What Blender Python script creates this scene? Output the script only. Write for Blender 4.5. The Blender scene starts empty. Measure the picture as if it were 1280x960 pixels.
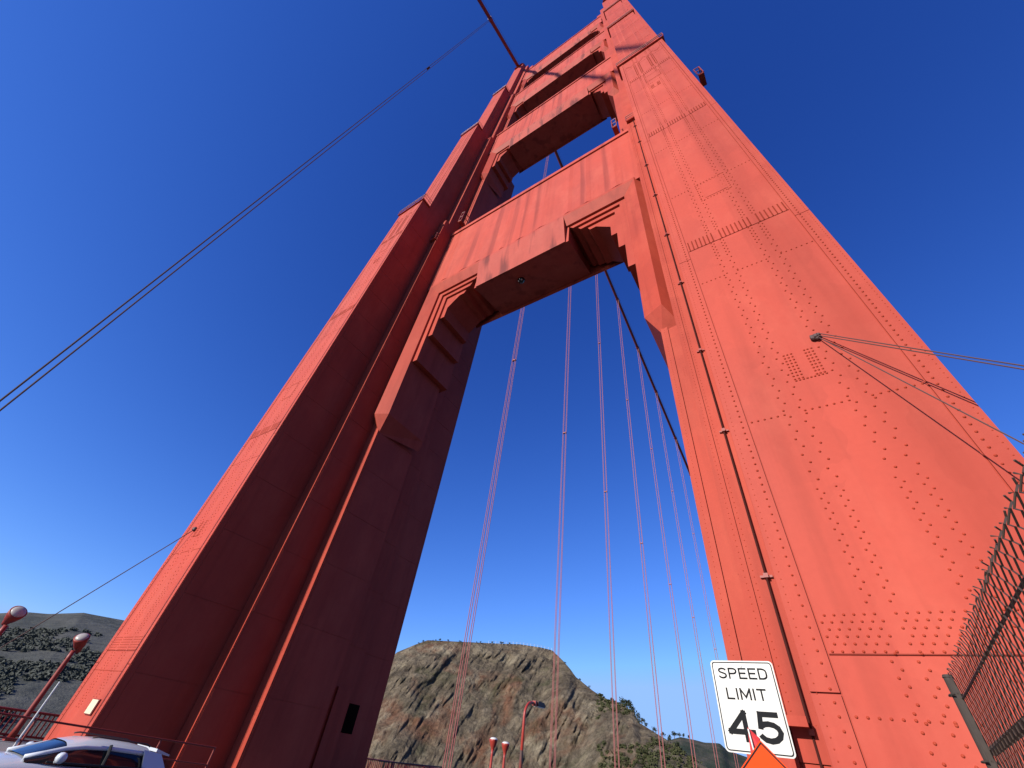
import bpy, math, random
import numpy as np
from mathutils import Vector, Matrix
rnd = random.Random(7)
S = bpy.context.scene
COL = S.collection
rad = math.radians

# ------------------------------------------------------------------ camera, sky, sun, exposure
cd = bpy.data.cameras.new("Camera"); cam = bpy.data.objects.new("Camera", cd); COL.objects.link(cam)
R = ((0.838455, 0.53228, 0.116921), (-0.295126, 0.623851, -0.723679), (-0.458141, 0.572266, 0.680161))
m = Matrix(((R[0][0], -R[1][0], -R[2][0]), (R[0][1], -R[1][1], -R[2][1]), (R[0][2], -R[1][2], -R[2][2])))
cam.rotation_euler = m.to_euler()
cd.sensor_width = 36.0; cd.lens = 36.0 * 513.6 / 1280; cd.clip_start = 0.05; cd.clip_end = 60000
S.camera = cam
SUN_EL, SUN_AZ = 23.0, 14.5            # azimuth measured from south towards west
W = bpy.data.worlds.new("World"); S.world = W; W.use_nodes = True
nt = W.node_tree; nt.nodes.clear()
sky = nt.nodes.new("ShaderNodeTexSky"); sky.sky_type = 'NISHITA'; sky.sun_disc = False
sky.sun_elevation = rad(SUN_EL); sky.sun_rotation = rad(180 + SUN_AZ)
sky.altitude = 1200; sky.air_density = 1.0; sky.dust_density = 0.2; sky.ozone_density = 4.0
# the clear dry air of the day: each channel of the sky gets its own contrast
def nmath(op, x, v):
    n = nt.nodes.new("ShaderNodeMath"); n.operation = op; nt.links.new(x, n.inputs[0]); n.inputs[1].default_value = v; return n.outputs[0]
sep = nt.nodes.new("ShaderNodeSeparateColor"); comb = nt.nodes.new("ShaderNodeCombineColor"); nt.links.new(sky.outputs[0], sep.inputs[0])
for i, (g, p, mx) in enumerate(((3.7, 1.55, .32), (2.4, 1.26, .56), (2.52, .95, 1.05))):
    x = nmath('POWER', nmath('MULTIPLY', sep.outputs[i], .0765), p)
    nt.links.new(nmath('MINIMUM', nmath('MULTIPLY', x, g / .14142), mx / .14142), comb.inputs[i])
bg = nt.nodes.new("ShaderNodeBackground"); bg.inputs[1].default_value = 0.10
out = nt.nodes.new("ShaderNodeOutputWorld")
nt.links.new(comb.outputs[0], bg.inputs[0]); nt.links.new(bg.outputs[0], out.inputs[0])
sl = bpy.data.lights.new("Sun", 'SUN'); sl.energy = 5.0; sl.angle = rad(0.53); sl.color = (1.0, 0.95, 0.87)
sun = bpy.data.objects.new("Sun", sl); COL.objects.link(sun); sun.location = (-60, -120, 160)
d = Vector((math.sin(rad(SUN_AZ)) * math.cos(rad(SUN_EL)), math.cos(rad(SUN_AZ)) * math.cos(rad(SUN_EL)), -math.sin(rad(SUN_EL))))
sun.rotation_euler = d.to_track_quat('-Z', 'Y').to_euler()
vs = S.view_settings; vs.view_transform = 'Standard'; vs.look = 'None'; vs.exposure = 0.5; vs.gamma = 1.0
S.render.engine = 'CYCLES'
S.cycles.max_bounces = 6; S.cycles.diffuse_bounces = 1

# ------------------------------------------------------------------ helpers
class MB:
    def __init__(s): s.v = []; s.f = []
    def add(s, vs, fs):
        b = len(s.v); s.v += [tuple(v) for v in vs]; s.f += [tuple(b + i for i in f) for f in fs]; return s
    def box(s, x0, x1, y0, y1, z0, z1):
        return s.add([(x0,y0,z0),(x1,y0,z0),(x1,y1,z0),(x0,y1,z0),(x0,y0,z1),(x1,y0,z1),(x1,y1,z1),(x0,y1,z1)],
                     [(0,3,2,1),(4,5,6,7),(0,1,5,4),(1,2,6,5),(2,3,7,6),(3,0,4,7)])
    def prism(s, poly, axis, a, b):
        """poly in the two other axes (x,y for z ; y,z for x ; x,z for y), extruded a..b"""
        n = len(poly)
        def P(p, t):
            return (p[0], p[1], t) if axis == 'z' else ((t, p[0], p[1]) if axis == 'x' else (p[0], t, p[1]))
        vs = [P(p, a) for p in poly] + [P(p, b) for p in poly]
        fs = [tuple(range(n))[::-1], tuple(range(n, 2 * n))] + [(i, (i + 1) % n, n + (i + 1) % n, n + i) for i in range(n)]
        return s.add(vs, fs)
    def tube(s, pts, r, n=8, caps=True):
        pts = [Vector(p) for p in pts]; rs = r if isinstance(r, (list, tuple)) else [r] * len(pts)
        vs = []; up = None
        for i, p in enumerate(pts):
            t = (pts[min(i + 1, len(pts) - 1)] - pts[max(i - 1, 0)]).normalized()
            if up is None:
                up = Vector((0, 0, 1)) if abs(t.z) < .9 else Vector((0, 1, 0))
            a = t.cross(up).normalized(); up = a.cross(t).normalized()
            for k in range(n):
                w = 2 * math.pi * k / n
                vs.append(p + (a * math.cos(w) + up * math.sin(w)) * rs[i])
        fs = []
        for i in range(len(pts) - 1):
            for k in range(n):
                k2 = (k + 1) % n
                fs.append((i * n + k, i * n + k2, (i + 1) * n + k2, (i + 1) * n + k))
        if caps:
            fs.append(tuple(range(n))[::-1]); fs.append(tuple((len(pts) - 1) * n + k for k in range(n)))
        return s.add(vs, fs)
    def rivet(s, x, y, z, r=.021, h=.016, n=8):
        """dome on a face looking south (-y)"""
        vs = []
        for (rr, hh) in ((1.0, 0.0), (.72, .72)):
            for k in range(n):
                w = 2 * math.pi * k / n
                vs.append((x + r * rr * math.cos(w), y - h * hh, z + r * rr * math.sin(w)))
        vs.append((x, y - h, z))
        fs = [(k, (k + 1) % n, n + (k + 1) % n, n + k) for k in range(n)] + [(n + k, n + (k + 1) % n, 2 * n) for k in range(n)]
        return s.add(vs, fs)
    def lathe(s, prof, c=(0, 0, 0), n=20, M=None):
        vs = []
        for (r, z) in prof:
            for k in range(n):
                w = 2 * math.pi * k / n; v = Vector((r * math.cos(w), r * math.sin(w), z))
                if M is not None: v = M @ v
                vs.append(Vector(c) + v)
        fs = []
        for i in range(len(prof) - 1):
            for k in range(n):
                k2 = (k + 1) % n; fs.append((i * n + k, i * n + k2, (i + 1) * n + k2, (i + 1) * n + k))
        fs.append(tuple(range(n))[::-1]); fs.append(tuple((len(prof) - 1) * n + k for k in range(n)))
        return s.add(vs, fs)
    def build(s, name, mat, parent=None, smooth=False, base=False):
        me = bpy.data.meshes.new(name)
        v = np.array(s.v, dtype=float)
        lo, hi = v.min(0), v.max(0); o = (lo + hi) / 2; o[2] = lo[2]
        me.from_pydata((v - o).tolist(), [], s.f); me.update()
        me.materials.append(mat)
        if smooth:
            me.polygons.foreach_set('use_smooth', [True] * len(me.polygons))
        ob = bpy.data.objects.new(name, me); COL.objects.link(ob); ob.location = o
        if parent is not None:
            ob.parent = parent; ob.matrix_parent_inverse = Matrix.Translation(-wloc(parent))
        return ob
def wloc(o):
    l = Vector(o.location)
    if o.parent is not None: l = l
    return l            # every parent inverse cancels its parent's place, so location is in world axes
def empty(name, loc):
    e = bpy.data.objects.new(name, None); COL.objects.link(e); e.location = loc; e.empty_display_size = .2; return e
def tag(o, label=None, cat=None, group=None, kind=None):
    if label: o['label'] = label
    if cat: o['category'] = cat
    if group: o['group'] = group
    if kind: o['kind'] = kind
    return o
def copy_tree(o, parent=None, off=None):
    c = o.copy(); COL.objects.link(c)
    if parent is not None:
        c.parent = parent; c.matrix_parent_inverse = o.matrix_parent_inverse.copy()
    if off is not None: c.location = Vector(o.location) + Vector(off)
    for ch in list(o.children): copy_tree(ch, c)
    return c

def vnoise(x, y, z, seed=0):
    """value noise on numpy arrays, -1..1"""
    xi, yi, zi = np.floor(x), np.floor(y), np.floor(z)
    fx, fy, fz = x - xi, y - yi, z - zi
    fx, fy, fz = [t * t * t * (t * (6 * t - 15) + 10) for t in (fx, fy, fz)]
    def h(a, b, c):
        n = (a.astype(np.int64) * 73856093) ^ (b.astype(np.int64) * 19349663) ^ (c.astype(np.int64) * 83492791) ^ (seed * 2654435761)
        n = (n ^ (n >> 13)) * 1274126177; n = n ^ (n >> 16)
        return ((n & 0xffff) / 32767.5) - 1.0
    r = 0
    for dx in (0, 1):
        for dy in (0, 1):
            for dz in (0, 1):
                r = r + h(xi + dx, yi + dy, zi + dz) * (fx if dx else 1 - fx) * (fy if dy else 1 - fy) * (fz if dz else 1 - fz)
    return r
def fbm(x, y, z, o=5, seed=0, ridged=False):
    r = 0; a = .5; f = 1.0
    for i in range(o):
        n = vnoise(x * f, y * f, z * f, seed + i)
        r = r + a * ((1 - 2 * np.abs(n)) if ridged else n); a *= .5; f *= 2.03
    return r

# ------------------------------------------------------------------ materials
class NT:
    def __init__(s, name):
        s.m = bpy.data.materials.new(name); s.m.use_nodes = True; s.t = s.m.node_tree
        s.b = s.t.nodes["Principled BSDF"]
    def n(s, typ, **kw):
        nd = s.t.nodes.new(typ)
        for k, v in kw.items():
            if k in nd.inputs: nd.inputs[k].default_value = v
            else: setattr(nd, k, v)
        return nd
    def l(s, a, b): s.t.links.new(a, b)
    def coords(s, scale=(1, 1, 1), rot=(0, 0, 0), world=True):
        mp = s.n("ShaderNodeMapping"); mp.inputs['Scale'].default_value = scale; mp.inputs['Rotation'].default_value = rot
        if world: s.l(s.n("ShaderNodeNewGeometry").outputs['Position'], mp.inputs[0])
        else: s.l(s.n("ShaderNodeTexCoord").outputs['Object'], mp.inputs[0])
        return mp.outputs[0]
    def noise(s, co, scale, detail=4, rough=.55, dist=0):
        nd = s.n("ShaderNodeTexNoise"); s.l(co, nd.inputs['Vector'])
        nd.inputs['Scale'].default_value = scale; nd.inputs['Detail'].default_value = detail; nd.inputs['Roughness'].default_value = rough
        nd.inputs['Distortion'].default_value = dist
        return nd.outputs['Fac']
    def ramp(s, f, stops):
        r = s.n("ShaderNodeValToRGB"); el = r.color_ramp.elements
        while len(el) < len(stops): el.new(.5)
        for e, (p, c) in zip(el, stops):
            e.position = p; e.color = (*c, 1) if len(c) == 3 else c
        s.l(f, r.inputs[0]); return r.outputs[0]
    def mix(s, f, a, b, mode='MIX'):
        x = s.n("ShaderNodeMix"); x.data_type = 'RGBA'; x.blend_type = mode
        for sock, v in ((x.inputs[0], f), (x.inputs[6], a), (x.inputs[7], b)):
            if hasattr(v, 'is_output'): s.l(v, sock)
            else: sock.default_value = v if not isinstance(v, tuple) else (*v, 1)[:4]
        return x.outputs[2]
    def math(s, op, a, b=0.0, c=None):
        x = s.n("ShaderNodeMath"); x.operation = op
        for i, v in enumerate((a, b)):
            if hasattr(v, 'is_output'): s.l(v, x.inputs[i])
            else: x.inputs[i].default_value = v
        return x.outputs[0]
    def bump(s, h, strength=.2, dist=.02):
        b = s.n("ShaderNodeBump"); b.inputs['Strength'].default_value = strength; b.inputs['Distance'].default_value = dist
        s.l(h, b.inputs['Height']); s.l(b.outputs[0], s.b.inputs['Normal'])
    def fin(s, col=None, rough=.5, metal=0.0, spec=.4):
        if col is not None:
            if hasattr(col, 'is_output'): s.l(col, s.b.inputs['Base Color'])
            else: s.b.inputs['Base Color'].default_value = (*col, 1)
        if hasattr(rough, 'is_output'): s.l(rough, s.b.inputs['Roughness'])
        else: s.b.inputs['Roughness'].default_value = rough
        s.b.inputs['Metallic'].default_value = metal
        s.b.inputs['Specular IOR Level'].default_value = spec
        return s.m
def simple(name, col, rough=.5, metal=0.0, var=.12, scale=6, spec=.4):
    t = NT(name); f = t.noise(t.coords(), scale, 5)
    c = t.mix(f, tuple(min(1, x * (1 + var)) for x in col), tuple(x * (1 - var) for x in col))
    return t.fin(c, rough, metal, spec)

ORANGE = (.455, .067, .040)
def paint(name, base, streak=0.0, soot=0.35, band=False):
    t = NT(name)
    big = t.noise(t.coords((.22, .22, .10)), 1.0, 5, .6)
    c = t.mix(t.ramp(big, [(.35, (0, 0, 0)), (.68, (1, 1, 1))]), base, tuple(b * k for b, k in zip(base, (.86, .95, 1.05))))
    ver = t.noise(t.coords((1.6, 1.6, .05)), 1.0, 5, .6)
    c = t.mix(t.math('MULTIPLY', t.ramp(ver, [(.50, (0, 0, 0)), (.78, (1, 1, 1))]), soot), c, tuple(b * .45 for b in base))
    fade = t.noise(t.coords((.5, .5, .25)), 1.3, 6, .65)
    c = t.mix(t.math('MULTIPLY', t.ramp(fade, [(.46, (0, 0, 0)), (.70, (1, 1, 1))]), .45), c, (base[0] * 1.14, base[1] * 1.55, base[2] * 1.6))
    if streak:
        st = t.noise(t.coords((1.0, 1.0, .035)), .85, 3, .5)
        c = t.mix(t.math('MULTIPLY', t.ramp(st, [(.54, (0, 0, 0)), (.64, (1, 1, 1))]), streak), c, (.16, .024, .018))
    vo = t.n("ShaderNodeTexVoronoi"); vo.inputs['Scale'].default_value = .8; wp = t.n("ShaderNodeVectorMath"); wp.operation = 'ADD'
    nz = t.n("ShaderNodeTexNoise"); t.l(t.coords(), nz.inputs['Vector']); nz.inputs['Scale'].default_value = 1.4; t.l(t.coords((1, 1, .45)), wp.inputs[0]); t.l(nz.outputs['Color'], wp.inputs[1]); t.l(wp.outputs[0], vo.inputs['Vector'])
    c = t.mix(.10, c, t.ramp(vo.outputs['Color'], [(.2, (.35, .35, .35)), (.8, (1, 1, 1))]), 'MULTIPLY')
    fine = t.noise(t.coords(), 9.0, 6, .6)
    c = t.mix(.22, c, t.mix(fine, (.45, .45, .45), (1, 1, 1)), 'MULTIPLY')
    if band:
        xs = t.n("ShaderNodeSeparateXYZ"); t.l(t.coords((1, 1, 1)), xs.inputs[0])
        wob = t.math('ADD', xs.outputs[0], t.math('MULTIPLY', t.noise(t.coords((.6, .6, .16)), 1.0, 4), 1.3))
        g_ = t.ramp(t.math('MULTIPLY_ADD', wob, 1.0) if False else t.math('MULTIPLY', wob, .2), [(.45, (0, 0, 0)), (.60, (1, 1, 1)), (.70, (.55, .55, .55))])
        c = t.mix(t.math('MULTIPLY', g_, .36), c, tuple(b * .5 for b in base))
    h = t.math('ADD', t.math('MULTIPLY', t.noise(t.coords(), 2.2, 4), .25), t.noise(t.coords((1, 1, .55)), .55, 2))
    t.bump(h, .22, .09)
    return t.fin(c, .6, 0, .12)
M = {}
M['paint'] = paint('orange_paint', (.40, .054, .031), soot=.5)
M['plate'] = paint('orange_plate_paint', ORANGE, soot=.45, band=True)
M['rivet'] = paint('orange_rivet_paint', (.38, .048, .022), soot=.45)
M['strut'] = paint('orange_strut_paint', (.45, .068, .042), streak=.48)
M['fascia'] = paint('orange_fascia_paint', (.41, .065, .042), streak=.95)
M['rail'] = simple('dark_orange_paint', (.22, .026, .017), .5)
M['lamp'] = simple('lamp_post_paint', (.30, .034, .022), .4)
M['cable'] = simple('cable_paint', (.19, .022, .017), .55)
M['rope'] = simple('rope_paint', (.28, .075, .068), .6)
M['steel'] = simple('galvanised_steel', (.33, .32, .30), .45, .6, .25, 30)
M['wire'] = simple('weathered_fence_wire', (.066, .044, .032), .65, .2, .3, 50)
M['post'] = simple('weathered_fence_post', (.042, .030, .023), .8, .0, .35, 30)
M['darkrope'] = simple('dark_steel_rope', (.07, .035, .03), .6)
M['conduit'] = simple('conduit_paint', (.045, .010, .008), .7, 0, .15, 6, .1)
M['black'] = simple('black_void', (.010, .005, .004), 1.0, 0, .1, 5, .0)
M['glassdark'] = simple('dark_glass', (.01, .012, .014), .06, 0, .1, 2, .6)
M['white'] = simple('white_lens', (.62, .60, .57), .3)
M['lens'] = simple('lamp_glass', (.34, .31, .28), .35)
M['plaque'] = simple('cream_plaque', (.62, .52, .34), .5)

# ------------------------------------------------------------------ dimensions (metres, camera at the origin)
SP = 27.43                       # distance between the two legs, centre to centre
XR = 1.456; XL = XR - SP; XC = -26.6; XM = (XR + XL) / 2
YC = 15.46                       # centre line of the tower
YS, YE = 13.05, 17.85            # front and back of the struts
ROAD, WALK = -1.95, -1.66

# ================================================================== SETTING: water, deck
t = NT('bay_water'); f = t.noise(t.coords((1, 1, 1)), .05, 6, .6)
t.bump(t.noise(t.coords(), .6, 4), .4, .5)
M['water'] = t.fin(t.mix(f, (.012, .035, .05), (.02, .05, .065)), .15)
tag(MB().add([(-30000,-30000,-70),(30000,-30000,-70),(30000,30000,-70),(-30000,30000,-70)], [(0,1,2,3)]).build('water', M['water']), kind='structure')
t = NT('asphalt'); c = t.coords()
f1 = t.noise(c, 60, 5); f2 = t.noise(c, .5, 4)
t.bump(f1, .3, .01)
M['asphalt'] = t.fin(t.mix(f2, t.mix(f1, (.035, .035, .037), (.075, .073, .07)), (.05, .05, .05)), .85)
t = NT('concrete'); c = t.coords(); f1 = t.noise(c, 25, 6, .65); f2 = t.noise(c, .8, 4)
M['concrete'] = t.fin(t.mix(f2, t.mix(f1, (.15, .145, .13), (.26, .245, .22)), (.17, .16, .145)), .85)
M['lane'] = simple('lane_paint', (.72, .70, .64), .7, 0, .2, 8)
Y0, Y1 = -90, 420
XE, XW = -3.15, -21.35           # kerb lines
tag(MB().box(XW, XE, Y0, Y1, ROAD - .5, ROAD).build('road', M['asphalt']), kind='structure')
def walk(name, x0, x1):
    mb = MB(); mb.box(x0, x1, Y0, Y1, ROAD - .5, WALK); return tag(mb.build(name, M['concrete']), kind='structure')
walk('pavement', XE, 9.2); walk('pavement', -33.7, XW)
mb = MB(); mb.box(-33.7, 9.2, Y0, Y1, ROAD - 8.0, ROAD - .504)
tag(mb.build('bridge_deck', M['rail']), kind='structure')
mb = MB()
for x in (-6.2, -9.2, -12.25, -15.3, -18.3):
    for k in range(60):
        y = -85 + k * 8.2
        mb.add([(x-.06,y,ROAD+.004),(x+.06,y,ROAD+.004),(x+.06,y+3,ROAD+.004),(x-.06,y+3,ROAD+.004)], [(0,1,2,3)])
tag(mb.build('lane_markings', M['lane']), kind='structure')

# ================================================================== HILLS
def rockmat():
    t = NT('headland_rock'); N = t.n("ShaderNodeNewGeometry")
    co = t.coords((1, 1, 1)); st = t.coords((.10, .10, .028), (rad(35), rad(-38), 0))
    a = t.noise(st, 1.0, 8, .7, .6); b = t.noise(co, .016, 6, .6, .8); c = t.noise(co, .22, 8, .7); d_ = t.noise(co, .9, 6, .7)
    col = t.mix(t.ramp(a, [(.30, (0, 0, 0)), (.70, (1, 1, 1))]), (.046, .036, .025), (.235, .186, .126))
    rust = t.ramp(b, [(.49, (0, 0, 0)), (.63, (1, 1, 1))])
    col = t.mix(t.math('MULTIPLY', rust, .62), col, (.225, .085, .043))
    pale = t.noise(t.coords((.05, .05, .03), (0, rad(30), 0)), 1.0, 7, .7)
    col = t.mix(t.math('MULTIPLY', t.ramp(pale, [(.52, (0, 0, 0)), (.68, (1, 1, 1))]), .75), col, (.36, .30, .20))
    gr = t.noise(co, .022, 6, .65, .5)
    col = t.mix(t.math('MULTIPLY', t.ramp(gr, [(.55, (0, 0, 0)), (.66, (1, 1, 1))]), .7), col, (.055, .058, .026))
    col = t.mix(.75, col, t.ramp(c, [(.28, (.35, .33, .32)), (.62, (1, 1, 1)), (.8, (1.25, 1.2, 1.1))]), 'MULTIPLY')
    col = t.mix(.5, col, t.ramp(d_, [(.3, (.4, .4, .4)), (.65, (1.1, 1.1, 1.1))]), 'MULTIPLY')
    t.bump(t.math('ADD', t.math('MULTIPLY', a, 1.5), c), .9, 3.0)
    return t.fin(col, .95, 0, .1)
M['rock'] = rockmat()
def grassmat(name, dry, scrub, sc):
    t = NT(name); co = t.coords()
    b = t.noise(co, sc, 7, .62, .4); c = t.noise(co, sc * 9, 6, .7)
    col = t.mix(t.ramp(b, [(.44, (0, 0, 0)), (.56, (1, 1, 1))]), dry, scrub)
    col = t.mix(.6, col, t.ramp(c, [(.3, (.45, .45, .45)), (.7, (1.15, 1.15, 1.1))]), 'MULTIPLY')
    t.bump(c, .8, 6.0)
    return t.fin(col, .95, 0, .1)
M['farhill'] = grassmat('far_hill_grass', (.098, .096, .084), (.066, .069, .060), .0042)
M['righthill'] = grassmat('right_hill_grass', (.085, .075, .055), (.035, .045, .028), .008)
def hill(name, table, dist, base, zb, mat, na, ntt, amp, scale, power=1.0, seed=0, depth=.5, aniso=None):
    az = np.array([p[0] for p in table]); el = np.array([p[1] for p in table])
    A = np.linspace(az[0], az[-1], na); E = np.interp(A, az, el)
    T = np.linspace(0, 1 + depth, ntt)
    AA, TT = np.meshgrid(A, T)
    D1 = np.interp(A, dist[0], dist[1])[None, :] if isinstance(dist, tuple) else dist
    D0 = D1 - base
    DD = D0 + (D1 - D0) * TT
    ztop = np.broadcast_to(E * D1, AA.shape)
    front = zb + (ztop - zb) * np.clip(TT, 0, 1) ** power
    back = ztop - (TT - 1) * (D1 - D0) * .25 - ((TT - 1).clip(0)) ** 2 * (D1 - D0) * .3
    Z = np.where(TT <= 1, front, back)
    a = np.radians(AA); X = np.sin(a) * DD; Y = np.cos(a) * DD
    s = a * 430.0
    if aniso:
        ca, sa = math.cos(rad(aniso)), math.sin(rad(aniso))
        u = s * ca - Z * sa; v = s * sa + Z * ca
        n1 = fbm(u / scale, v / (scale * 3.2), TT * 0 + seed * 3.1, 5, seed, True)
        n2 = fbm(s / (scale * 2.6), Z / (scale * 2.6), TT * 2, 4, seed + 9)
        n3 = fbm(u / (scale * .22), v / (scale * .6), TT * 0, 4, seed + 20, True)
        n = n1 * 1.1 + n2 * 2.0 + n3 * .34 + np.minimum(0, n1 - .05) * .6
    else:
        n = fbm(X / scale, Y / scale, Z / scale, 6, seed, True)
    fade = np.clip((1.04 - TT) * 6, 0.10, 1) * np.clip(TT * 4 + .2, 0, 1)
    dr = n * amp * fade
    X = X + np.sin(a) * dr; Y = Y + np.cos(a) * dr; Z = Z + n * amp * .22 * fade
    vs = np.stack([X, Y, Z], -1).reshape(-1, 3)
    f = [(j * na + i, j * na + i + 1, (j + 1) * na + i + 1, (j + 1) * na + i) for j in range(ntt - 1) for i in range(na - 1)]
    mb = MB(); mb.v = vs.tolist(); mb.f = f
    ob = mb.build(name, mat, smooth=True); tag(ob, kind='structure')
    return X, Y, Z
ROCK = [(-62, .02), (-56, .05), (-52, .08), (-48.1, .121), (-46.8, .1447), (-45.1, .162), (-43.7, .1743), (-41.3, .179), (-37.5, .1855), (-32.75, .1932),
        (-30.3, .1925), (-28.9, .1900), (-27.65, .1747), (-26.8, .1626), (-26.06, .1492), (-24.3, .1317), (-22.6, .1184), (-21.3, .1145), (-20.1, .107),
        (-19.4, .0909), (-18.2, .0816), (-17.1, .0736), (-16.0, .0648), (-14.7, .0507), (-13.0, .0398), (-11, .02), (-8, -.02), (-4, -.1)]
RX, RY, RZ = hill('headland_hill', ROCK, ([-62, -34, -29, -24, -18, -12, -4], [470, 440, 425, 372, 315, 290, 280]), 175, -72, M['rock'], 760, 230, 8.5, 20, .85, 3, .5, 32)
LEFT = [(-100, .02), (-92, .05), (-86, .066), (-81.7, .074), (-81.1, .0775), (-80.6, .081), (-79.7, .0852), (-78.45, .0888), (-76.3, .1005), (-74.8, .1019), (-73.0, .1036), (-70, .0993),
        (-66, .085), (-60, .06), (-52, .03), (-46, .0)]
LX, LY, LZ = hill('far_hill', LEFT, 1900, 1100, -72, M['farhill'], 320, 130, 60, 330, .75, 5, .5)
RIGHT = [(-30, .03), (-24, .045), (-19.5, .0551), (-16.7, .071), (-15.5, .0775), (-14.1, .0757), (-13.3, .0738), (-11.9, .0753), (-11.3, .067), (-9.9, .0623), (-6, .05), (0, .03), (8, .0)]
QX, QY, QZ = hill('distant_hill', RIGHT, 1150, 530, -72, M['righthill'], 200, 90, 24, 160, .8, 8, .5)

# scrub and woods: uneven leaf clumps
def leafmat(name, a, b):
    t = NT(name); f = t.noise(t.coords(), .5, 4, .6)
    return t.fin(t.mix(f, a, b), .9, 0, .15)
M['leaf'] = leafmat('scrub_leaves', (.030, .036, .014), (.085, .085, .035))
M['leafdark'] = leafmat('dark_leaves', (.016, .022, .012), (.045, .055, .028))
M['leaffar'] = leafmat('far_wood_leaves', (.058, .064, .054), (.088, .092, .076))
M['bark'] = simple('tree_bark', (.10, .075, .055), .9)
def clump(mb, c, r, n, leaf, flat=.7, rg=rnd):
    for _ in range(n):
        w = Vector((rg.gauss(0, 1), rg.gauss(0, 1), rg.gauss(0, 1))).normalized() * (rg.random() ** .45) * r * rg.uniform(.75, 1.1)
        w.z *= flat
        p = Vector(c) + w
        a = Vector((rg.uniform(-1, 1), rg.uniform(-1, 1), rg.uniform(-1, 1))).normalized(); b = a.orthogonal().normalized()
        l = leaf * rg.uniform(.6, 1.4)
        mb.add([p - a * l, p + b * l * .6, p + a * l, p - b * l * .6], [(0, 1, 2, 3)])
def scatter(name, GX, GY, GZ, count, azr, tr, rr, mat, n, leaf, seed, mask_scale, thr):
    rg = random.Random(seed); mb = MB(); nt_, na = GX.shape; got = 0; tries = 0
    while got < count and tries < count * 40:
        tries += 1
        j = int(rg.uniform(*tr) * nt_); i = int(rg.uniform(*azr) * na); j = min(max(j, 0), nt_ - 1); i = min(max(i, 0), na - 1)
        x, y, z = GX[j, i], GY[j, i], GZ[j, i]
        mk = fbm(np.array([x / mask_scale]), np.array([y / mask_scale]), np.array([z / mask_scale]), 3, seed)[0]
        if mk < thr: continue
        r = rg.uniform(*rr); clump(mb, (x, y, z + r * .3), r, n, leaf, .65, rg); got += 1
    return tag(mb.build(name, mat), kind='stuff')
tag(scatter('hillside_scrub', RX, RY, RZ, 1500, (.66, 1.0), (.1, .70), (.7, 2.4), M['leaf'], 26, .55, 4, 30, -.02),
    'dark green scrub covering the lower right slope of the rocky headland', 'scrub', kind='stuff')
tag(scatter('hillside_woodland', LX, LY, LZ, 3400, (.10, .62), (.02, .40), (3, 8), M['leaffar'], 20, 2.4, 11, 90, -.06),
    'dark wood covering the lower slope of the far hill at the left', 'woodland', kind='stuff')

# ================================================================== TOWER
tower = tag(empty('bridge_tower', (XM, YC, ROAD)), 'towering orange red riveted steel bridge tower with two stepped legs and portal struts', 'bridge tower')
hM, hI, yM, yI, yIb = 2.80, 3.787, 11.67, 13.70, 17.20
SEG = [  # z0, z1, half width front, y front, y mid
    (-6.0, 46.5, 1.89, 8.46, 11.67), (46.5, 80.0, 1.80, 9.53, 12.2), (80.0, 113.0, 1.68, 10.62, 12.6), (113.0, 148.6, 1.55, 12.0, 13.0)]
# the leg core: cross of stepped cells, set back at each stage
mb = MB()
for (z0, z1, hf, yf, ym) in SEG:
    zz = z0; hm = hM if z0 < 100 else 2.6; hi = hI
    poly = [(-hf, yf), (hf, yf), (hf, ym), (hm, ym), (hm, yI), (hi, yI), (hi, yIb), (hm, yIb), (hm, 2*YC-ym), (hf, 2*YC-ym), (hf, 2*YC-yf), (-hf, 2*YC-yf),
            (-hf, 2*YC-ym), (-hm, 2*YC-ym), (-hm, yIb), (-hi, yIb), (-hi, yI), (-hm, yI), (-hm, ym), (-hf, ym)]
    mb.prism([(XR + x, y) for x, y in poly], 'z', z0, z1)
leg = mb.build('leg', M['paint'], tower)
# corner flutes: narrow pilaster strips stepping the cell corners
mb = MB()
for sx in (-1, 1):
    def X(a): return XR + sx * a
    def bx(a, b, y0, y1, z0, z1): mb.box(min(X(a), X(b)), max(X(a), X(b)), y0, y1, z0, z1)
    bx(2.56, 2.785, 11.63, 11.75, -6, 41.5)
    bx(3.45, 3.77, 13.64, 13.75, -6, 29)
mb.build('corner_strip', M['paint'], leg)
# face plates with their rivets
mb = MB(); yp = 8.46
seams = [-6.0, 1.77, 13.50, 25.9, 38.9, 46.35]
for i in range(len(seams) - 1):
    z0, z1 = seams[i], seams[i + 1]
    mb.box(XR - 1.49, XR + 1.49, yp - .022, yp + .05, z0 + .012, z1 - .012)       # web plate
    if i > 0: mb.box(XR - 1.485, XR + 1.485, yp - .030, yp - .015, z0 + .02, z0 + .62)   # splice plate
    for s in (-1, 1):
        a, b = XR + s * 1.515, XR + s * 1.875
        off = .46 if i else .46
        mb.box(min(a, b), max(a, b), yp - .034, yp + .05, z0 - off + .012 if i else z0, z1 - off - .012 if i < len(seams) - 2 else z1)
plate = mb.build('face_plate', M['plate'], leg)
rv = MB(); yr = yp - .022
zig = [(.667, .742), (.955, 1.03), (1.79, 1.87), (2.085, 2.17)]
def rz(x, z, y=yr, r=.0205):
    if z > 4.4: r = max(r, .025)
    rv.rivet(x, y, z, r, r * 1.0)
z = -.2
while z < 46:
    near = z < 4.25
    step = .19 if near or any(abs(z - s) < 1.2 for s in seams) else .37
    for (a, b) in zig:
        if not any(s < z < s + .62 for s in seams):
            rz(a, z); rz(b, z + step / 2)
    z += step
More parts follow.
